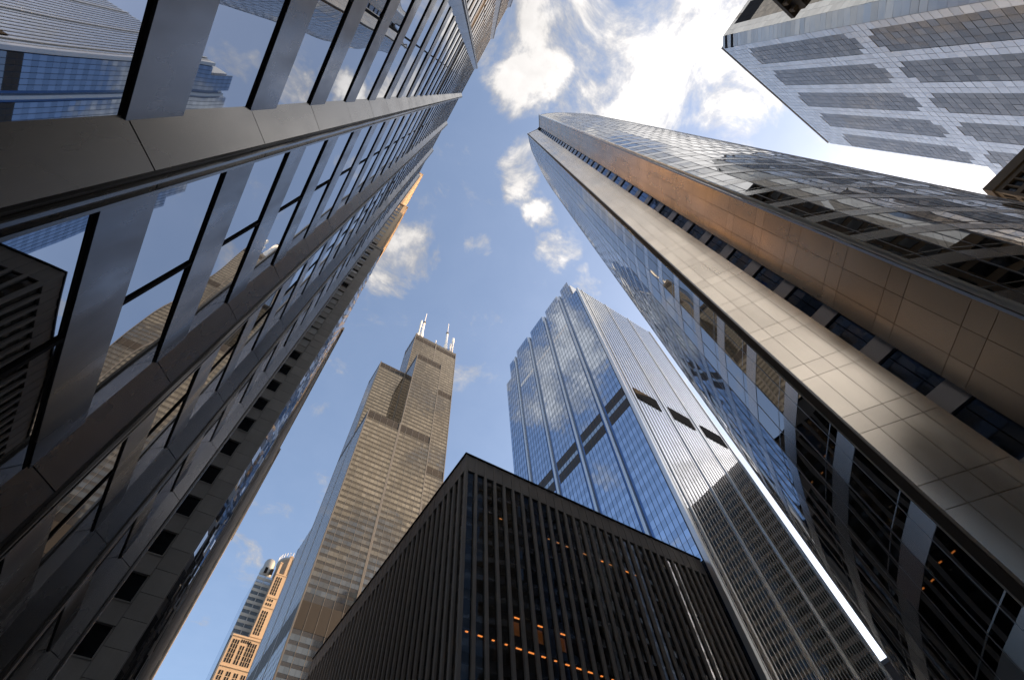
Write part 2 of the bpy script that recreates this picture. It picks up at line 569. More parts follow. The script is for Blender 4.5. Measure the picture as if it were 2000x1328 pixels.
# ------------------------------------------------------------------ the steel tower on the left
def left_tower():
    t = thing('steel_tower', 'steel and mirror glass tower with angled silver piers rising along the left edge', 'tower', (-20, -5, 0))
    FL, PITCH, Y0, ZB = 4.03, 7.2, 3.62, 9.1
    KS = range(-5, 4)
    y_lo, y_hi = Y0 + PITCH * KS[0], Y0 + PITCH * KS[-1]
    box('core', t, -38, -4.05, y_lo - .9, y_hi + .8, 0, 132.4, 'black_gap')
    panes, spans, gaps = [], [], []
    for k in KS[:-1]:
        a, b = Y0 + PITCH * k + .62, Y0 + PITCH * (k + 1) - .62
        mid = (a + b) / 2 + (-.3 if k == 0 else 0.0)
        for j in range(-3, 31):
            zb = ZB + FL * j
            if zb < -3.5:
                continue
            mech = j == 12
            gaps.append(bx(-4.04, -3.99, a, b, max(0, zb), zb + .10, 'black_gap'))
            if zb + .10 > 0:
                spans.append(bx(-4.04, -3.945, a, b, zb + .10, zb + 1.55, 'louver_dark' if j == 13 else 'spandrel_steel'))
            z0, z1 = max(zb + 1.55, 0.0), zb + FL
            if j == 30:
                continue
            for ya, yb in ((a, mid - .04), (mid + .04, b)):
                panes.append(bx(-4.04, -4.0, ya, yb, z0 + .01, z1 - .01, 'louver_dark' if mech else 'mirror_glass'))
        box('mullion', t, -4.045, -3.955, mid - .045, mid + .045, 0, 130.2, 'black_gap')
    emit('pane', t, panes, 290, 10, 'upper_glazing', tilt=0.003)
    emit('spandrel', t, spans, 280, 8, 'upper_spandrel', tilt=0.001)
    emit('shadow_gap', t, gaps, 120, 8, 'upper_gap')
    box('parapet', t, -38, -3.89, y_lo - .9, y_hi + .8, 131.3, 132.6, 'spandrel_steel')
    plan = [(-.62, -.72), (0, -.08), (0, .08), (-.62, .72)]
    sm = [(x - .03 if x > -.5 else x, y * .965) for x, y in plan]
    pv, pf = prism(plan, 0.015, FL - .015)
    panel = bpy.data.meshes.new('panel'); panel.from_pydata(pv, [], pf); panel.materials.append(MATS['silver_panel'])
    cv, cf = prism(sm, 0, 132.6)
    core = bpy.data.meshes.new('pier'); core.from_pydata(cv, [], cf); core.materials.append(MATS['pier_core'])
    for k in KS:
        yc = Y0 + PITCH * k
        p = link('pier', core, t, (-3.39, yc, 0)); p['wo'] = [-3.39, yc, 0]
        for j in range(-3, 31):
            z = ZB + FL * j + .17
            if z < 0:
                continue
            if j == 30:
                z = ZB + FL * 30 - 1.6
                continue
            o = link('panel', panel, p, (-3.39, yc, z), (0, 0, random.gauss(0, .0015)))
        o = link('panel', panel, p, (-3.39, yc, ZB + FL * 30 + .17), None, (1, 1, .6))
        for s in (-1, 1):
            box('edge_fin', p, -3.44, -3.33, yc + s * .055, yc + s * .115, 0, 132.5, 'silver_panel')
            box('edge_groove', p, -3.47, -3.41, yc + s * .12, yc + s * .165, 0, 132.5, 'pier_core')
    return t


left_tower()


# ------------------------------------------------------------------ stone tower behind it
def stone_tower():
    t = thing('stone_tower', 'grey stone tower with setbacks and a sunlit top edge behind the steel tower', 'tower', (-15, 55, 0))
    D, FL = 43.0, 4.03
    box('wall', t, -30, -2.75, D + .3, 67, 0, 119.6, 'stone_joint')
    blocks, wins, frames = [], [], []
    for j in range(0, 30):
        zs = 42.3 + FL * (j - 10)            # sill of a window
        if zs < -1.5:
            continue
        top = zs + 2.25
        for a, b in ((-4.35, -2.62),):
            blocks.append(bx(a, b, D, D + .4, zs - 1.1 + .02, zs + .9 - .02, 'grey_stone'))
            blocks.append(bx(a, b, D, D + .4, zs + .9 + .02, zs + 2.93 - .02, 'grey_stone'))
        for w0 in (-5.95, -9.6):
            blocks.append(bx(w0 - .1, w0 + 1.57, D, D + .4, top + .02, zs + FL - .02, 'grey_stone'))
            blocks.append(bx(w0 - 2.05, w0 - .13, D, D + .4, zs - 1.1 + .02, zs + 2.93 - .02, 'grey_stone'))
            wins.append(bx(w0, w0 + 1.45, D + .24, D + .3, zs + .02, top - .02, 'blind_window' if 6 <= j - 10 < 12 else 'dark_window'))
            frames.append(bx(w0 - .08, w0, D + .06, D + .38, zs, top, 'stone_joint'))
            frames.append(bx(w0 + 1.45, w0 + 1.55, D + .10, D + .38, zs, top, 'grey_stone'))
            frames.append(bx(w0 - .08, w0 + 1.55, D - .05, D + .38, zs - .12, zs - .005, 'grey_stone'))
    emit('stone_block', t, blocks, 220, 8, 'upper_masonry')
    emit('window', t, wins, 70, 6, 'upper_window')
    emit('window_surround', t, frames, 100, 6, 'upper_surround')
    # the street front is seen edge-on: bay windows between fins
    pn, fins = [], []
    for i in range(11):
        y = D + .6 + i * 2.1
        fins.append(bx(-2.76, -2.55, y - .1, y + .1, 0, 118.4, 'bronze_fin'))
        for j in range(30):
            z = .3 + j * 3.97
            pn.append(Piece((-2.56, y + .62, z + 1.2), (.05, 1.1, 2.4), 'glint_glass', random.uniform(-.75, -.18)))
            pn.append(Piece((-2.62, y + 1.45, z + 1.2), (.05, .8, 2.4), 'glint_glass', .35))
            pn.append(Piece((-2.58, y + .62, z + 3.15), (.06, 1.1, 1.45), 'bronze_fin', -.42))
    emit('bay_fin', t, fins, 20, 5)
    o = joined('bay_glazing', t, pn, [(random.gauss(0, .012), random.gauss(0, .012), random.gauss(0, .012)) for _ in pn])
    o['kind'] = 'stuff'
    box('cornice', t, -30, -2.35, D - .1, 67, 118.5, 119.7, 'grey_stone')
    # setbacks
    for (x1, ya, yb, z0, z1, nm) in ((-3.25, D + .25, 60.5, 119.7, 167, 'setback'), (-5.4, D + 1.2, 59, 167, 236, 'setback')):
        box(nm, t, -28, x1, ya, yb, z0, z1, 'warm_stone')
        ww, pl = [], []
        n = int((z1 - z0 - 2) / 3.9)
        for j in range(n):
            z = z0 + 1.2 + j * 3.9
            for i in range(5):
                xx = x1 - 1.1 - i * 3.0
                ww.append(bx(xx - 1.7, xx, ya - .03, ya + .1, z, z + 1.5, 'dark_window'))
            for i in range(int((yb - ya) / 2.6)):
                yy = ya + .9 + i * 2.6
                ww.append(bx(x1 - .1, x1 + .03, yy, yy + 1.2, z, z + 1.9, 'dark_window'))
        for i in range(6):
            xx = x1 - i * 3.0
            pl.append(bx(xx - 1.0, xx, ya - .35, ya - .035, z0 + .01, z1 - .5, 'warm_stone'))
        for i in range(int((yb - ya) / 2.6) + 1):
            yy = ya + i * 2.6
            pl.append(bx(x1 + .035, x1 + .32, yy, yy + .75, z0 + .01, z1 - .5, 'warm_stone'))
        emit('pilaster', t, pl, 40, 3)
        emit('window', t, ww, 90, 6, 'setback_window')
        box('cornice', t, -28, x1 + .4, ya - .45, yb + .2, z1 - .49, z1 + .5, 'warm_stone')


stone_tower()


def street_block(name, label, x1, y0, y1, z1, wallm):
    t = thing(name, label, 'building', (-12, (y0 + y1) / 2, 0), 'stone fronts in a row beyond the stone tower')
    box('wall', t, -25, x1, y0, y1, 0, z1, wallm)
    ww, pl = [], []
    for i in range(int((y1 - y0) / 3.4)):
        y = y0 + .9 + i * 3.4
        pl.append(bx(x1 - .1, x1 + .30, y + 1.9, y + 2.9, 0, z1 - 1.5, wallm))
        for j in range(int(z1 / 3.9) - 1):
            ww.append(bx(x1 - .1, x1 + .06, y, y + 1.7, 2 + j * 3.9, 4.3 + j * 3.9, 'glint_glass' if random.random() < .3 else 'dark_window'))
    emit('pilaster', t, pl, 20, 3)
    emit('window', t, ww, 60, 6, 'window_field', tilt=.008)
    box('cornice', t, -25, x1 + .5, y0 + .01, y1, z1, z1 + 1.2, wallm)


street_block('stone_building', 'brown stone front edge-on just beyond the grey stone tower', -2.15, 67.3, 113.5, 118.0, 'grey_stone')
street_block('stone_building', 'last brown stone front before the orange granite tower', -1.75, 114, 157, 118.0, 'grey_stone')


# ------------------------------------------------------------------ the tallest tower, nine bundled tubes
def bundled_tower():
    t = thing('bundled_tube_tower', 'tallest bronze glass tower of stepped tubes with white antennas on its roof', 'tower', (68, 232, 0))
    X = [33.5, 56.4, 79.3, 102.2]
    Y = [198.0, 220.9, 243.8, 266.7]
    Z50, Z66, Z90, Z108 = 207.0, 266.5, 364.0, 441.5
    H = {(0, 0): Z66, (1, 0): Z90, (2, 0): Z50, (0, 1): Z90, (1, 1): Z108, (2, 1): Z108, (0, 2): Z50, (1, 2): Z90, (2, 2): Z66}
    for (i, j), h in H.items():
        box('tube', t, X[i] + .02, X[i + 1] - .02, Y[j] + .02, Y[j + 1] - .02, 0, h, 'bronze_wall')
    FLH = 3.92
    bands = [(122.0, 133.6), (260.0, 266.0), (357.5, 363.5), (430.5, 437.0)]
    panes, fins, cols, louv = [], [], [], []

    def face(axis, plane, u0, z0, z1):
        n, w = 5, 22.9 / 5

        def P(a, b, d0, d1, za, zb, m):
            if axis == 'y':
                return bx(a, b, plane - d1, plane - d0, za, zb, m)
            return bx(plane - d1 * .35, plane - d0, a, b, za, zb, m)
        zlo = max(z0, 84.0)
        for i in range(1, n):
            fins.append(P(u0 + w * i - .09, u0 + w * i + .09, -.01, .16, zlo, z1, 'bronze_column'))
        for a in (u0 + .02, u0 + 22.9 - .62):
            cols.append(P(a, a + .6, -.01, .35, zlo, z1 + .6, 'bronze_column'))
        k0 = int(zlo / FLH) + 1
        for k in range(k0, int(z1 / FLH)):
            za = k * FLH
            if any(za + 2.5 > b0 and za < b1 for b0, b1 in bands):
                continue
            if za + 2.6 > z1:
                continue
            for i in range(n):
                a = u0 + w * i + (.65 if i == 0 else .1)
                b = u0 + w * (i + 1) - (.65 if i == n - 1 else .1)
                m_ = (a + b) / 2
                panes.append(P(a, m_ - .04, -.01, .05, za, za + 2.35, 'bronze_glass'))
                panes.append(P(m_ + .04, b, -.01, .05, za, za + 2.35, 'bronze_glass'))
        for b0, b1 in bands:
            if b1 <= z1 + .1 and b0 >= z0:
                for i in range(n):
                    a = u0 + w * i + (.65 if i == 0 else .12)
                    b = u0 + w * (i + 1) - (.65 if i == n - 1 else .12)
                    louv.append(P(a, b, -.01, .08, b0, b1, 'bronze_louver'))
    face('y', Y[0], X[0], 0, Z66)
    face('y', Y[0], X[1], 0, Z90)
    face('y', Y[0], X[2], 0, Z50)
    face('y', Y[1], X[0], Z66, Z90)
    face('y', Y[1], X[1], Z90, Z108)
    face('y', Y[1], X[2], Z50, Z108)
    face('x', X[0], Y[0], 0, Z66)
    face('x', X[0], Y[1], 0, Z90)
    face('x', X[0], Y[2], 0, Z50)
    face('x', X[1], Y[0], Z66, Z90)
    face('x', X[1], Y[1], Z90, Z108)
    emit('pane', t, panes, 290, 6, 'far_glazing', tilt=.0022)
    emit('louver', t, louv, 80, 6, 'far_louver')
    emit('mullion', t, fins, 60, 3)
    emit('corner_column', t, cols, 40, 3)
    # roof masts
    for (x, y, z1, r) in ((65.2, 232, 523, 2.1), (94.2, 232, 528, 2.1)):
        h = z1 - Z108
        v, f = lathe([(r * 1.25, 0), (r * 1.25, h * .06), (r, h * .07), (r * .92, h * .35), (r * .62, h * .36), (r * .5, h * .66),
                      (r * .22, h * .68), (r * .17, h * .97), (0.05, h)], 16)
        o = mesh_obj('antenna', t, v, f, 'white_mast', (x, y, Z108), True)
        v, f = lathe([(r * .72, 0), (r * .72, 2.2)], 14)
        mesh_obj('collar', o, v, f, 'dark_steel', (x, y, Z108 + h * .665))
    for (x, y, z1, r) in ((61.4, 231, 498, .75), (100.6, 228, 489, .8), (98.9, 230, 478, .6), (79.5, 224, 455, .35)):
        h = z1 - Z108
        v, f = lathe([(r, 0), (r * .9, h * .7), (r * 1.5, h * .71), (r * 1.5, h * .93), (r * .2, h)], 10)
        mesh_obj('mast', t, v, f, 'white_mast', (x, y, Z108), True)
    box('mast_brace', t, 94.5, 100.5, 229.8, 230.2, 461.0, 461.6, 'dark_steel')
    v, f = lathe([(.2, 0), (1.5, .5), (1.9, 2.0), (1.2, 3.4), (.2, 3.9)], 14)
    mesh_obj('radome', t, v, f, 'white_mast', (58.2, 222.5, Z108), True)
    for x in (60, 68, 83, 88, 97):
        box('roof_unit', t, x, x + 2.4, 222, 224.5, Z108, Z108 + 2.6, 'bronze_column')


bundled_tower()


# ------------------------------------------------------------------ far granite tower
def granite_tower():
    t = thing('granite_tower', 'slender orange granite tower with a round grey crown left of the bronze tower', 'tower', (43, 405, 0))
    box('base_shaft', t, 28.5, 66, 380, 430, 0, 218, 'granite')
    box('upper_shaft', t, 39.6, 60, 384, 425, 218, 272, 'granite')
    box('glass_bay', t, 27.6, 39.6, 390.5, 428, 60, 271, 'far_glass')
    for zz in range(222, 270, 5):
        box('bay_rail', t, 27.5, 39.5, 390.3, 390.5, zz, zz + 2.3, 'far_grey')
    box('bay_mullion', t, 33.2, 33.7, 390.15, 390.6, 218, 271, 'far_grey')
    for a, b, z in ((39.6, 41.2, 281), (45.2, 47.2, 289)):
        box('finial', t, a, b, 384.1, 388, 272, z, 'granite')
        box('finial_cap', t, a - .3, b + .3, 383.8, 388.3, z, z + 1.0, 'granite')
    v, f = lathe([(10.6, 0), (10.6, 21), (11.3, 21.2), (11.3, 23.5), (10.4, 24)], 28)
    c = mesh_obj('crown_drum', t, v, f, 'far_grey', (50, 403, 271.5), True)
    for i in range(28):
        a = 2 * math.pi * i / 28
        box('crown_post', c, 50 + 11 * math.cos(a) - .25, 50 + 11 * math.cos(a) + .25, 403 + 11 * math.sin(a) - .25, 403 + 11 * math.sin(a) + .25, 295.3, 299.5, 'white_panel')
    v, f = lathe([(5.0, 0), (5.0, 8.5), (4.2, 11), (4.2, 16), (3.4, 18), (1.5, 19.2)], 22)
    d = mesh_obj('corner_drum', t, v, f, 'far_grey', (33, 397, 271), True)
    for x in (30.6, 35.2):
        box('opening', d, x, x + 2.2, 391.6, 392.4, 274.5, 279.5, 'black_gap')
    ww = []
    for x in (40.9, 42.5, 44.2):                     # long window slots
        for z0, z1 in ((254, 270.5), (223, 242)):
            n = int((z1 - z0) / 2.6)
            for j in range(n):
                ww.append(bx(x, x + .9, 383.85, 384.2, z0 + j * 2.6, z0 + j * 2.6 + 2.2, 'dark_window'))
        for z0 in (245.2, 248.6):
            ww.append(bx(x, x + .9, 383.85, 384.2, z0, z0 + 1.9, 'dark_window'))
    for x in (30.0, 31.6, 33.2, 40.4, 42.0, 43.6, 45.2):
        for j in range(5):
            ww.append(bx(x, x + .9, 379.85, 380.2, 199.5 + j * 3.1, 199.5 + j * 3.1 + 2.7, 'dark_window'))
    for x in (36.2, 37.9):
        for j in range(4):
            ww.append(bx(x, x + .9, 379.85, 380.2, 199.5 + j * 3.1, 202.2 + j * 3.1, 'dark_window'))
    for x in (30.0, 31.6, 34.8, 36.4, 39.6, 41.2, 44.4, 46.0):
        for z0 in (158, 161.2, 164.4, 172, 175.2, 178.4, 185.5, 188.7, 191.9):
            ww.append(bx(x, x + .9, 379.85, 380.2, z0, z0 + 2.6, 'dark_window'))
    for x in (35.2, 36.6, 38.0, 39.4, 40.8):
        ww.append(bx(x, x + .8, 379.85, 380.2, 213.5, 215.5, 'dark_window'))
    emit('window', t, ww, 200, 2.5, 'window_field')
    for z in (197, 183.5, 169.5, 216.6):
        box('string_course', t, 28.3, 66, 379.6, 380, z, z + 1.1, 'granite')
    for z in (221, 243.4, 251.6, 271):
        box('string_course', t, 39.4, 60, 383.7, 384, z, z + 1.0, 'granite')


granite_tower()


# ------------------------------------------------------------------ dark ribbed block
def ribbed_block():
    t = thing('ribbed_block', 'dark low office block with close vertical ribs and a few orange lit windows', 'building', (50, 76, 0))
    X0, X1, Y0_, Y1, ZT = 24.3, 75.4, 45.0, 107.0, 62.0
    FL = 3.6
    nx, ny = 30, 36
    px, py = (X1 - X0 - .6) / nx, (Y1 - Y0_ - .6) / ny
    box('inner_wall', t, X0 + 7, X1 - .1, Y0_ + 7, Y1 - .1, 0, 58.0, 'interior')
    box('roof', t, X0 + .06, X1 - .02, Y0_ + .06, Y1 - .06, 58.45, ZT - .3, 'dark_concrete')
    box('coping', t, X0 - .12, X1 - .02, Y0_ - .12, Y1 - .06, ZT - .29, ZT, 'black_gap')
    ribs, fascia, panes, spans = [], [], [], []
    for i in range(nx + 1):
        a = X0 + px * i
        ribs.append(bx(a, a + .44, Y0_, Y0_ + .42, 0, ZT - .31, 'dark_concrete'))
        if i < nx:
            fascia.append(bx(a + .445, a + px - .005, Y0_ + .05, Y0_ + .4, 58.4, ZT - .31, 'dark_concrete'))
    for i in range(1, ny + 1):
        a = Y0_ + py * i
        ribs.append(bx(X0, X0 + .42, a, a + .44, 0, ZT - .31, 'dark_concrete'))
    for i in range(ny):
        a = Y0_ + py * i
        fascia.append(bx(X0 + .05, X0 + .4, a + .445, a + py - .005, 58.4, ZT - .31, 'dark_concrete'))
    for j in range(1, 17):
        z = 52.0 + .35 - FL * (14 - j)               # underside of a floor slab
        if z < .5:
            continue
        box('floor_slab', t, X0 + .52, X1 - .1, Y0_ + .52, Y1 - .1, z, z + .45, 'interior')
        for i in range(nx):
            a = X0 + px * i
            z1 = min(z + FL, 58.35)
            if z1 - z > 1.6:
                panes.append(bx(a + .45, a + px - .01, Y0_ + .30, Y0_ + .33, z + 1.0, z1 - .02, 'smoked_glass'))
            spans.append(bx(a + .45, a + px - .01, Y0_ + .315, Y0_ + .50, z - .12, z + .98, 'dark_spandrel'))
        for i in range(ny):
            a = Y0_ + py * i
            b = Y0_ + py * (i + 1) - .01
            z1 = min(z + FL, 58.35)
            if z1 - z > 1.6:
                panes.append(bx(X0 + .30, X0 + .33, a + .45, b, z + 1.0, z1 - .02, 'smoked_glass'))
            spans.append(bx(X0 + .315, X0 + .50, a + .45, b, z - .12, z + .98, 'dark_spandrel'))
    emit('rib', t, ribs, 100, 0)
    emit('fascia_panel', t, fascia, 100, 0)
    emit('pane', t, panes, 285, 8, 'far_glazing')
    emit('spandrel', t, spans, 285, 8, 'far_spandrel')
    lamps = []

    def bay_x(i):                                   # middle of bay i as the street sees it
        return (X0 + px * (i + .5) + .24) * 45.92 / 45.2
    for i in range(19):
        c = bay_x(i)
        if random.random() < .45:
            w = random.choice((.14, .22, .36))
            lamps.append(bx(c - w, c + w, Y0_ + .78, Y0_ + .93, 52.26, 52.34, random.choice(('lamp_glow', 'lamp_dim', 'lamp_dim'))))
        if i < 13:
            w = random.choice((.16, .28, .38))
            lamps.append(bx(c - w, c + w, Y0_ + .78, Y0_ + .95, 34.26, 34.34, 'lamp_glow'))
    for i in (4, 6, 8):
        c = bay_x(i)
        lamps.append(bx(c - .36, c + .36, Y0_ + .78, Y0_ + .95, 37.86, 37.94, 'lamp_glow'))
        box('glowing_partition', t, c - .4, c + .7, Y0_ + 1.5, Y0_ + 1.6, 35.6, 37.85, 'interior_glow')  # partition glows by itself, in place of lamplight falling on it
    emit('ceiling_lamp', t, lamps, 60, 0)


ribbed_block()


# ------------------------------------------------------------------ blue glass tower
def blue_tower():
    t = thing('blue_glass_tower', 'blue glass tower with pale piers on one side and silver fins on the other', 'tower', (98, 72, 0))
    XL, YF, XR, YB, ZR = 75.7, 43.6, 119.5, 102.3, 201.6
    box('core', t, XL + .35, XR, YF + .35, YB, 0, ZR - .4, 'mullion_navy')
    piers = [54.4, 67.0, 80.0, 92.7]
    edges = [YF + 1.0] + piers + [YB]
    crown = [(1, 48.6), (1, None), (1, None), (1, None), (0, None)]
    panes, mull = [], []
    FL = 3.9
    for bi in range(5):
        a = edges[bi] + (.15 if bi == 0 else 1.35)
        b = edges[bi + 1] - (1.35 if bi < 4 else .2)
        n = max(3, round((b - a) / 1.45))
        w = (b - a) / n
        ztop = ZR - .5 if bi == 4 else 217.6
        for i in range(n):
            ya, yb = a + w * i, a + w * (i + 1)
            top = ztop
            if bi == 0 and yb < 48.4:
                top = ZR - .5
            if bi == 4 and ya < 96.8:
                top = 214.0
            for k in range(7, 56):
                z = k * FL + .9
                if z > top - 1:
                    continue
                lv = 112.8 < z < 119.5
                z2 = min(z + 2.15, top)
                for z0, z1, m in ((z, z2, 'blue_vision'), (z + 2.2, min(z + FL - .05, top), 'blue_spandrel')):
                    if z1 - z0 < .2:
                        continue
                    if 118.4 < (z0 + z1) / 2 < 121.8 or 112.9 < (z0 + z1) / 2 < 116.4:
                        m = 'louver_dark'
                    elif 116.4 < (z0 + z1) / 2 < 118.4:
                        m = 'silver_glass'
                    elif 184.5 < (z0 + z1) / 2 < 186.3 and bi in (1, 2, 3):
                        m = 'white_panel'  # white painted in for the brightly lit slots under the crown
                    panes.append(bx(XL + .02, XL + .22, ya + .05, yb - .05, z0, z1, m))
            if i:
                mull.append(bx(XL - .03, XL + .25, ya - .045, ya + .045, 26, top, 'mullion_navy'))
        if bi < 4:
            yy = (max(a, 48.5), b)
            box('crown_screen', t, XL + .25, XL + 3.5, yy[0], yy[1], ZR - .4, 217.4, 'blue_deep')
        else:
            box('crown_screen', t, XL + .25, XL + 3.5, a, 96.8, ZR - .4, 213.8, 'blue_deep')
    emit('pane', t, panes, 290, 8, 'far_glazing', tilt=.0022)
    emit('mullion', t, mull, 60, 4)
    for y in piers:
        box('pier', t, XL - .35, XL + .4, y - .45, y + .45, 0, 213.5, 'pale_metal')
        box('deep_strip', t, XL + .12, XL + .33, y - 1.3, y - .46, 0, 210.0, 'blue_deep')
        box('deep_strip', t, XL + .12, XL + .33, y + .46, y + 1.3, 0, 210.0, 'blue_deep')
    # roof block behind the crown
    box('penthouse', t, XL + 1.5, XR - 14, 47.5, 97, ZR - .4, 216, 'pale_metal')
    # silver side: glass strips between fins
    box('corner_column', t, XL - .12, XL + .75, YF - .2, YF + .85, 0, ZR, 'pale_metal')
    box('corner_groove', t, XL + .8, XL + 1.1, YF + .05, YF + .4, 0, ZR - .3, 'black_gap')
    majors = (79.0, 91.3, 105.1, 118.2)
    pitch = 1.48
    n = int((XR - XL - 1.6) / pitch)
    fins, strips, louv = [], [], []
    for i in range(n + 1):
        x = XL + 1.35 + i * pitch
        big = any(abs(x - m) < pitch / 2 for m in majors)
        fw = .26 if big else .11
        fins.append(bx(x - fw, x + fw, YF - (.22 if big else .06), YF + .3, 0, ZR + (.9 if big else 0), 'fin_metal'))
        if i < n:
            for k in range(0, 52):
                z = k * FL + .2
                if z > ZR - 2:
                    break
                strips.append(bx(x + fw + .25, x + pitch - .34, YF + .03, YF + .26, z, min(z + FL - .06, ZR - .3), 'silver_glass'))
    for a, b in ((79.6, 89.0), (93.6, 102.8), (107.4, 116.8)):
        louv.append(bx(a, b, YF - .16, YF - .08, 117.2, 123.2, 'black_gap'))
    emit('fin', t, fins, 60, 0)
    emit('glass_strip', t, strips, 290, 7, 'far_glazing', tilt=.001)
    emit('louver', t, louv, 10, 0)
    box('roof_edge', t, XL + .9, XR, YF + .02, YF + .35, ZR - .28, ZR + .1, 'pale_metal')


blue_tower()


# ------------------------------------------------------------------ curved tower on the right
def spline(pts, step):
    P = [Vector(p) for p in pts]
    P = [2 * P[0] - P[1]] + P + [2 * P[-1] - P[-2]]
    dense = []
    for i in range(1, len(P) - 2):
        for s in range(24):
            u = s / 24
            a, b, c, d = P[i - 1], P[i], P[i + 1], P[i + 2]
            dense.append(.5 * ((2 * b) + (-a + c) * u + (2 * a - 5 * b + 4 * c - d) * u * u + (-a + 3 * b - 3 * c + d) * u ** 3))
    dense.append(P[-2])
    out, acc = [dense[0]], 0.0
    for a, b in zip(dense, dense[1:]):
        acc += (b - a).length
        if acc >= step:
            out.append(b); acc = 0.0
    if (out[-1] - dense[-1]).length > .3:
        out.append(dense[-1])
    return out


def curved_tower():
    t = thing('curved_tower', 'curved glass tower with a beige panelled prow and dark window slot', 'tower', (70, -2, 0))
    ZT, FL = 191.6, 4.4
    L = [(21, 2.6), (24.5, 6.0), (28.5, 8.55), (37.2, 13.0), (49.4, 16.95), (65, 19.8), (80, 20.5), (95, 19), (110, 14), (122, 5)]
    Rr = [(20.9, -4.56), (24, -7.3), (28, -10), (36, -14.6), (45, -18.5), (54, -22.1), (65, -25), (80, -26.3), (95, -24.5), (110, -19), (122, -8)]
    lp, rp = spline(L, 3.0), spline(Rr, 3.0)
    P1, P2, P3, P4 = (21.0, 2.6), (23.0, -.36), (23.2, -1.42), (20.9, -4.56)
    plan = [(21.5, -4.35), (24.6, -1.6), (24.6, -.2), (21.6, 2.2)] + [(p.x + .25, p.y - .42) for p in lp[1:]] + [(p.x + .2, p.y + .42) for p in reversed(rp[1:])]
    v, f = prism(plan, 0, ZT - .6)
    mesh_obj('core', t, v, f, 'joint_dark')
    cap = [P4, P3, P2, P1] + [tuple(p) for p in lp[1:]] + [tuple(p) for p in reversed(rp[1:])]
    v, f = prism(cap, ZT - .55, ZT)
    mesh_obj('roof_rim', t, v, f, 'curved_spandrel')
    panes, spans, mulls, trans = [], [], [], []
    nfl = int((ZT - .6) / FL)
    for side, pts, sg in ((0, lp, 1), (1, rp, -1)):
        for a, b in zip(pts, pts[1:]):
            d = b - a
            ln = d.length
            yaw = math.atan2(d.y, d.x)
            nx, ny = -math.sin(yaw) * sg, math.cos(yaw) * sg
            c = (a + b) / 2

            def at(off, zc, s, m):
                return Piece((c.x + nx * off, c.y + ny * off, zc), s, m, yaw)
            for k in range(nfl):
                z = k * FL + .3
                spans.append(at(-.10, z + .6, (ln + .02, .2, 1.2), 'curved_spandrel'))
                panes.append(at(-.078, z + 1.2 + (FL - 1.2) / 2, (ln - .02, .12, FL - 1.21), 'curved_glass'))
                if c.x < 62:
                    trans.append(at(-.075, z + 1.75, (ln - .02, .14, .06), 'curved_spandrel'))
            mulls.append(Piece((a.x - nx * .06, a.y - ny * .06, ZT / 2 - .3), (.05, .14, ZT - .8), 'slot_spandrel', yaw))
            mulls.append(Piece((c.x - nx * .062, c.y - ny * .062, ZT / 2 - .3), (.035, .13, ZT - .8), 'slot_spandrel', yaw))
    emit('pane', t, panes, 290, 10, 'far_glazing', tilt=.0028)
    emit('spandrel', t, spans, 280, 10, 'far_spandrel')
    emit('mullion', t, mulls, 60, 10)
    emit('transom', t, trans, 140, 10, 'far_transom')
    # panelled prow: two faces folding in to a window slot
    for A, B, cols, m in ((P1, P2, (0, .27, .55, .80, 1.0), 'beige_panel'), (P4, P3, (0, .36, .72, 1.0), 'warm_reflection_panel')):
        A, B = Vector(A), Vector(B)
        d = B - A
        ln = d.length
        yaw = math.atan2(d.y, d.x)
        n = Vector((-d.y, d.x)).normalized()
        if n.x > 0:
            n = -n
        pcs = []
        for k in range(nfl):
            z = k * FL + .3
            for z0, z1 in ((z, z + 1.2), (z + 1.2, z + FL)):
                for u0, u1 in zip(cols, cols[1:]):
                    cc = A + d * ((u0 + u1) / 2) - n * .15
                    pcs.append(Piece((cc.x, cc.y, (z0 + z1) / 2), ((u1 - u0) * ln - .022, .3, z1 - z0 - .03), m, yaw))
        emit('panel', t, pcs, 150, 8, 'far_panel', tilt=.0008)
    # slot
    sw, sp = [], []
    for k in range(nfl):
        z = k * FL + .3
        sp.append(bx(23.75, 24.1, -1.62, -.22, z, z + 1.35, 'slot_spandrel'))
        sw.append(bx(23.9, 24.0, -1.62, -.95, z + 1.37, z + FL - .02, 'slot_glass'))
        sw.append(bx(23.9, 24.0, -.90, -.22, z + 1.37, z + FL - .02, 'slot_glass'))
    emit('slot_spandrel', t, sp, 45, 4)
    emit('slot_window', t, sw, 90, 4)
    # edge trims
    v, f = lathe([(.17, 0), (.17, ZT)], 12)
    mesh_obj('edge_tube', t, v, f, 'edge_steel_highlight', (20.74, -4.74, 0), True)
    box('edge_trim', t, 20.92, 21.1, 2.62, 2.95, 0, ZT - .1, 'joint_dark')
    v, f = lathe([(.05, 0), (.05, ZT)], 8)
    mesh_obj('edge_tube', t, v, f, 'edge_steel_highlight', (20.98, 2.98, 0), True)
    for z in (36.0, 31.6):
        box('slot_lamp', t, 23.80, 23.88, -.75, -.65, z, z + .1, 'lamp_white')


curved_tower()


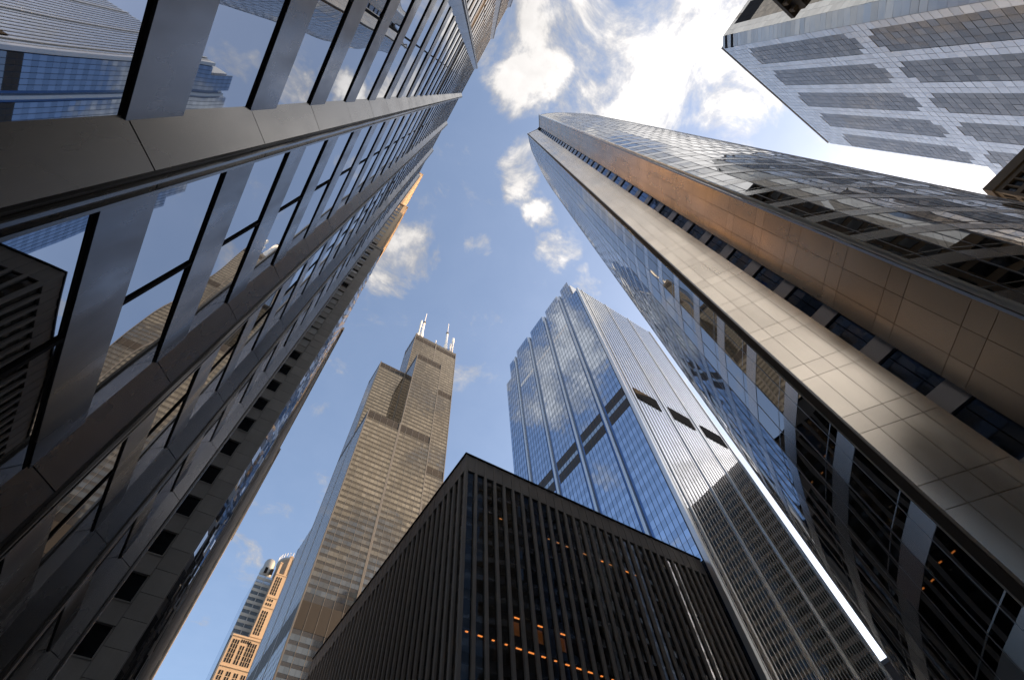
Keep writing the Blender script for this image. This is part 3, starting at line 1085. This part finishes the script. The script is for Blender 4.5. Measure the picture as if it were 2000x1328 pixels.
# ------------------------------------------------------------------ pale tower at the top right
def sawtooth_tower():
    t = thing('pale_panel_tower', 'pale panelled tower with brown window strips and a clipped corner at the top right', 'tower', (88, -80, 0))
    ZT, YF, XC = 188.6, -55.0, 59.0
    XE = 117.0
    M, HR = 1.88, 2.1
    box('core', t, XC + 3, XE - .1, -110, YF - .30, 0, ZT - .5, 'vent_grey')
    box('core', t, XC + .28, XC + 3, -110, YF - 3, 0, ZT - .6, 'vent_grey')
    darks = [(63.6, 71.1), (74.6, 82.1), (86.0, 93.5), (97.2, 104.7), (108.8, 116.3)]
    pcs = []
    nz = int(ZT / HR)
    belt = 123.9

    def dark_at(u, z):
        if z > 173:
            return False
        for a, b in darks:
            if a < u < b:
                db = abs(z + HR / 2 - belt)
                if db < 2.2:
                    return False
                if db < 4.4 and (u - a < M or b - u < M):
                    return False
                if z > 170.5 and (u - a < 0.6 * M):
                    return False
                return True
        return False
    cols = []
    x = 61.5
    while x < XE - .5:
        nxt = None
        for a, b in darks:
            if x < a - .2:
                nxt = a; break
            if a - .2 <= x < b - .2:
                nxt = b; break
        if nxt is None:
            nxt = XE
        n = max(1, round((nxt - x) / M))
        w = (nxt - x) / n
        for i in range(n):
            cols.append((x + w * i, x + w * (i + 1)))
        x = nxt
    for ci, (a, b) in enumerate(cols):
        for k in range(20, nz):
            z = k * HR
            m = 'brown_pane' if dark_at((a + b) / 2, z) else 'pale_pane'
            set_ = 2.8 if a > 106 and z > 150 else 0.0
            pcs.append(bx(a + .045, b - .045, YF - .34, YF - (.06 if m == 'brown_pane' else 0), z + .045, z + HR - .045, m))
    # clipped corner
    yaw = math.atan2(2.5, 2.5)
    for k in range(20, nz):
        z = k * HR
        pcs.append(Piece((60.25, -56.25, z + HR / 2), (3.45, .3, HR - .04), 'pale_pane', yaw))
    # side turned to the street
    u = YF - 2.5
    i = 0
    while u > -95:
        for k in range(20, nz):
            z = k * HR
            q = i % 6
            m = 'pale_pane' if (q in (0, 1) or z > 173 and q != 3 or abs(z + 1 - belt) < 2.2) else 'brown_pane'
            if q >= 2 and 174 < z < 183:
                m = 'black_gap'
            pcs.append(bx(XC, XC + .32, u - M + .02, u - .02, z + .02, z + HR - .02, m))
        u -= M
        i += 1
    emit('panel', t, pcs, 295, 8, 'far_panel', tilt=.010)
    for z in (180.2, 184.4):
        v = Piece((60.3, -56.2, z), (3.8, .5, 1.5), 'black_gap', yaw)
        put('vent', t, v)
    box('roof_rim', t, XC + 2.4, XE, -110, YF + .05, ZT - .45, ZT, 'white_granite')
    box('wing', t, XE - .05, 124, -100, YF - 1.0, 0, 126.0, 'white_granite')
    wp = []
    for a in range(4):
        for k in range(20, 60):
            wp.append(bx(XE + .1 + a * 1.7, XE + 1.75 + a * 1.7, YF - 1.02, YF - .8, k * HR + .02, (k + 1) * HR - .02, 'pale_pane' if k > 55 or a == 3 else 'brown_pane'))
    emit('wing_panel', t, wp, 100, 8, 'far_wing_panel', tilt=.006)


sawtooth_tower()


def lattice_block():
    t = thing('brown_lattice_block', 'brown concrete grid building cut off by the right edge above the curved tower', 'building', (112, -49, 0))
    box('core', t, 101.2, 123, -54.3, -43.0, 0, 101, 'dark_window')
    bars = []
    for j in range(26, -1, -1):
        z = 100.9 - (26 - j) * 3.8
        if z < 3:
            break
        bars.append(bx(100.5, 101.4, -54.3, -42.5, z - 1.1, z, 'brown_concrete'))
        bars.append(bx(101.4, 123, -43.2, -42.6, z - 1.1, z, 'brown_concrete'))
    for i in range(8):
        y = -42.52 - i * 1.65
        bars.append(bx(100.55, 101.3, y - .28, y, 0, 99.9, 'brown_concrete'))
    for i in range(12):
        x = 100.52 + i * 1.85
        bars.append(bx(x, x + .3, -43.1, -42.55, 0, 99.9, 'brown_concrete'))
    emit('frame_bar', t, bars, 100, 3)
    box('parapet', t, 100.0, 123, -54.6, -42.2, 100.95, 103.2, 'brown_concrete')


lattice_block()


def cornice_block():
    t = thing('cornice_block', 'brown building with a dark deep cornice poking in at the top edge', 'building', (33, -53, 0))
    ZC = 110.0
    XA, XB, YA, YB = 20.0, 44.4, -62.0, -43.7          # outline of the cornice
    box('wall', t, XA + 1, XB - 1.6, YA + 1, YB - 1.6, 0, ZC - 3.4, 'brown_concrete')
    box('cornice', t, XA, XB, YA, YB, ZC + .4, ZC + 1.6, 'cornice_dark')
    box('cornice_bed', t, XA + .7, XB - 1.0, YA + .7, YB - 1.0, ZC - 3.4, ZC + .4, 'cornice_dark')
    br = []
    for i in range(12):
        x = XB - 1.4 - i * 1.9
        br.append(bx(x - .6, x + .1, YB - 1.0, YB - .15, ZC - 1.2, ZC + .39, 'brown_concrete'))
    for i in range(9):
        y = YB - 1.6 - i * 1.9
        br.append(bx(XB - 1.0, XB - .15, y - .6, y + .1, ZC - 1.2, ZC + .39, 'brown_concrete'))
    emit('bracket', t, br, 40, 0)
    box('wing', t, -9, XA + .9, YA + 1, YB - 2.0, 0, 57, 'brown_concrete')  # unseen wing, added and sized to darken the prow's low reflections
    box('added_annex', t, XB - 1.5, 57, YA + 1, YB - 2.2, 0, 67, 'brown_concrete')  # unseen annex, added to darken reflections in the curved tower
    for k in range(15):
        box('added_annex_band', t, XB - .5, 56, YB - 2.3, YB - 2.1, 3 + k * 4.2, 5.6 + k * 4.2, 'dark_window')
    box('unseen_wing_coping', t, -9.3, XA + .95, YA + .8, YB - 1.7, 57, 58, 'cornice_dark')
    ww = []
    for i in range(9):
        for k in range(13):
            ww.append(bx(-7 + i * 3.0, -5.2 + i * 3.0, YB - 2.1, YB - 1.92, 3 + k * 4.0, 5.6 + k * 4.0, 'dark_window'))
    for i in range(7):
        x = XB - 3.2 - i * 2.9
        for k in range(26):
            ww.append(bx(x - 1.7, x, YB - 1.7, YB - 1.52, 3 + k * 4.0, 5.6 + k * 4.0, 'dark_window'))
    for i in range(5):
        y = YB - 3.4 - i * 2.9
        for k in range(26):
            ww.append(bx(XB - 1.7, XB - 1.52, y - 1.7, y, 3 + k * 4.0, 5.6 + k * 4.0, 'dark_window'))
    emit('window', t, ww, 60, 4, 'window_field')


cornice_block()


def gap_block():
    t = thing('low_grey_block', 'low grey building closing the bright gap between blue and curved towers, with an unseen tower added behind', 'building', (150, 58, 0))
    box('wall', t, 135, 166, 45, 72, 0, 60, 'dark_concrete')
    box('tower', t, 172, 205, -25, 50, 0, 163, 'dark_concrete')  # unseen tower, added to shade the blue tower and show in its glass
    box('link', t, 166.2, 205, 50.05, 72, 0, 52, 'dark_concrete')
    for k in range(37):
        box('window_band', t, 171.9, 172.1, -24, 49, 8 + k * 4.1, 10.4 + k * 4.1, 'dark_window')
    box('coping', t, 134.8, 166.2, 44.8, 72.2, 60, 60.9, 'far_grey')
    ww = []
    for i in range(12):
        for k in range(14):
            ww.append(bx(134.9, 135.05, 46 + i * 2.1, 47.4 + i * 2.1, 2 + k * 4, 4.4 + k * 4, 'dark_window'))
            ww.append(bx(136 + i * 2.4, 137.5 + i * 2.4, 44.9, 45.05, 2 + k * 4, 4.4 + k * 4, 'dark_window'))
    emit('window', t, ww, 60, 4, 'window_field')


gap_block()

for o in scn.objects:
    if 'wo' in o:
        del o['wo']
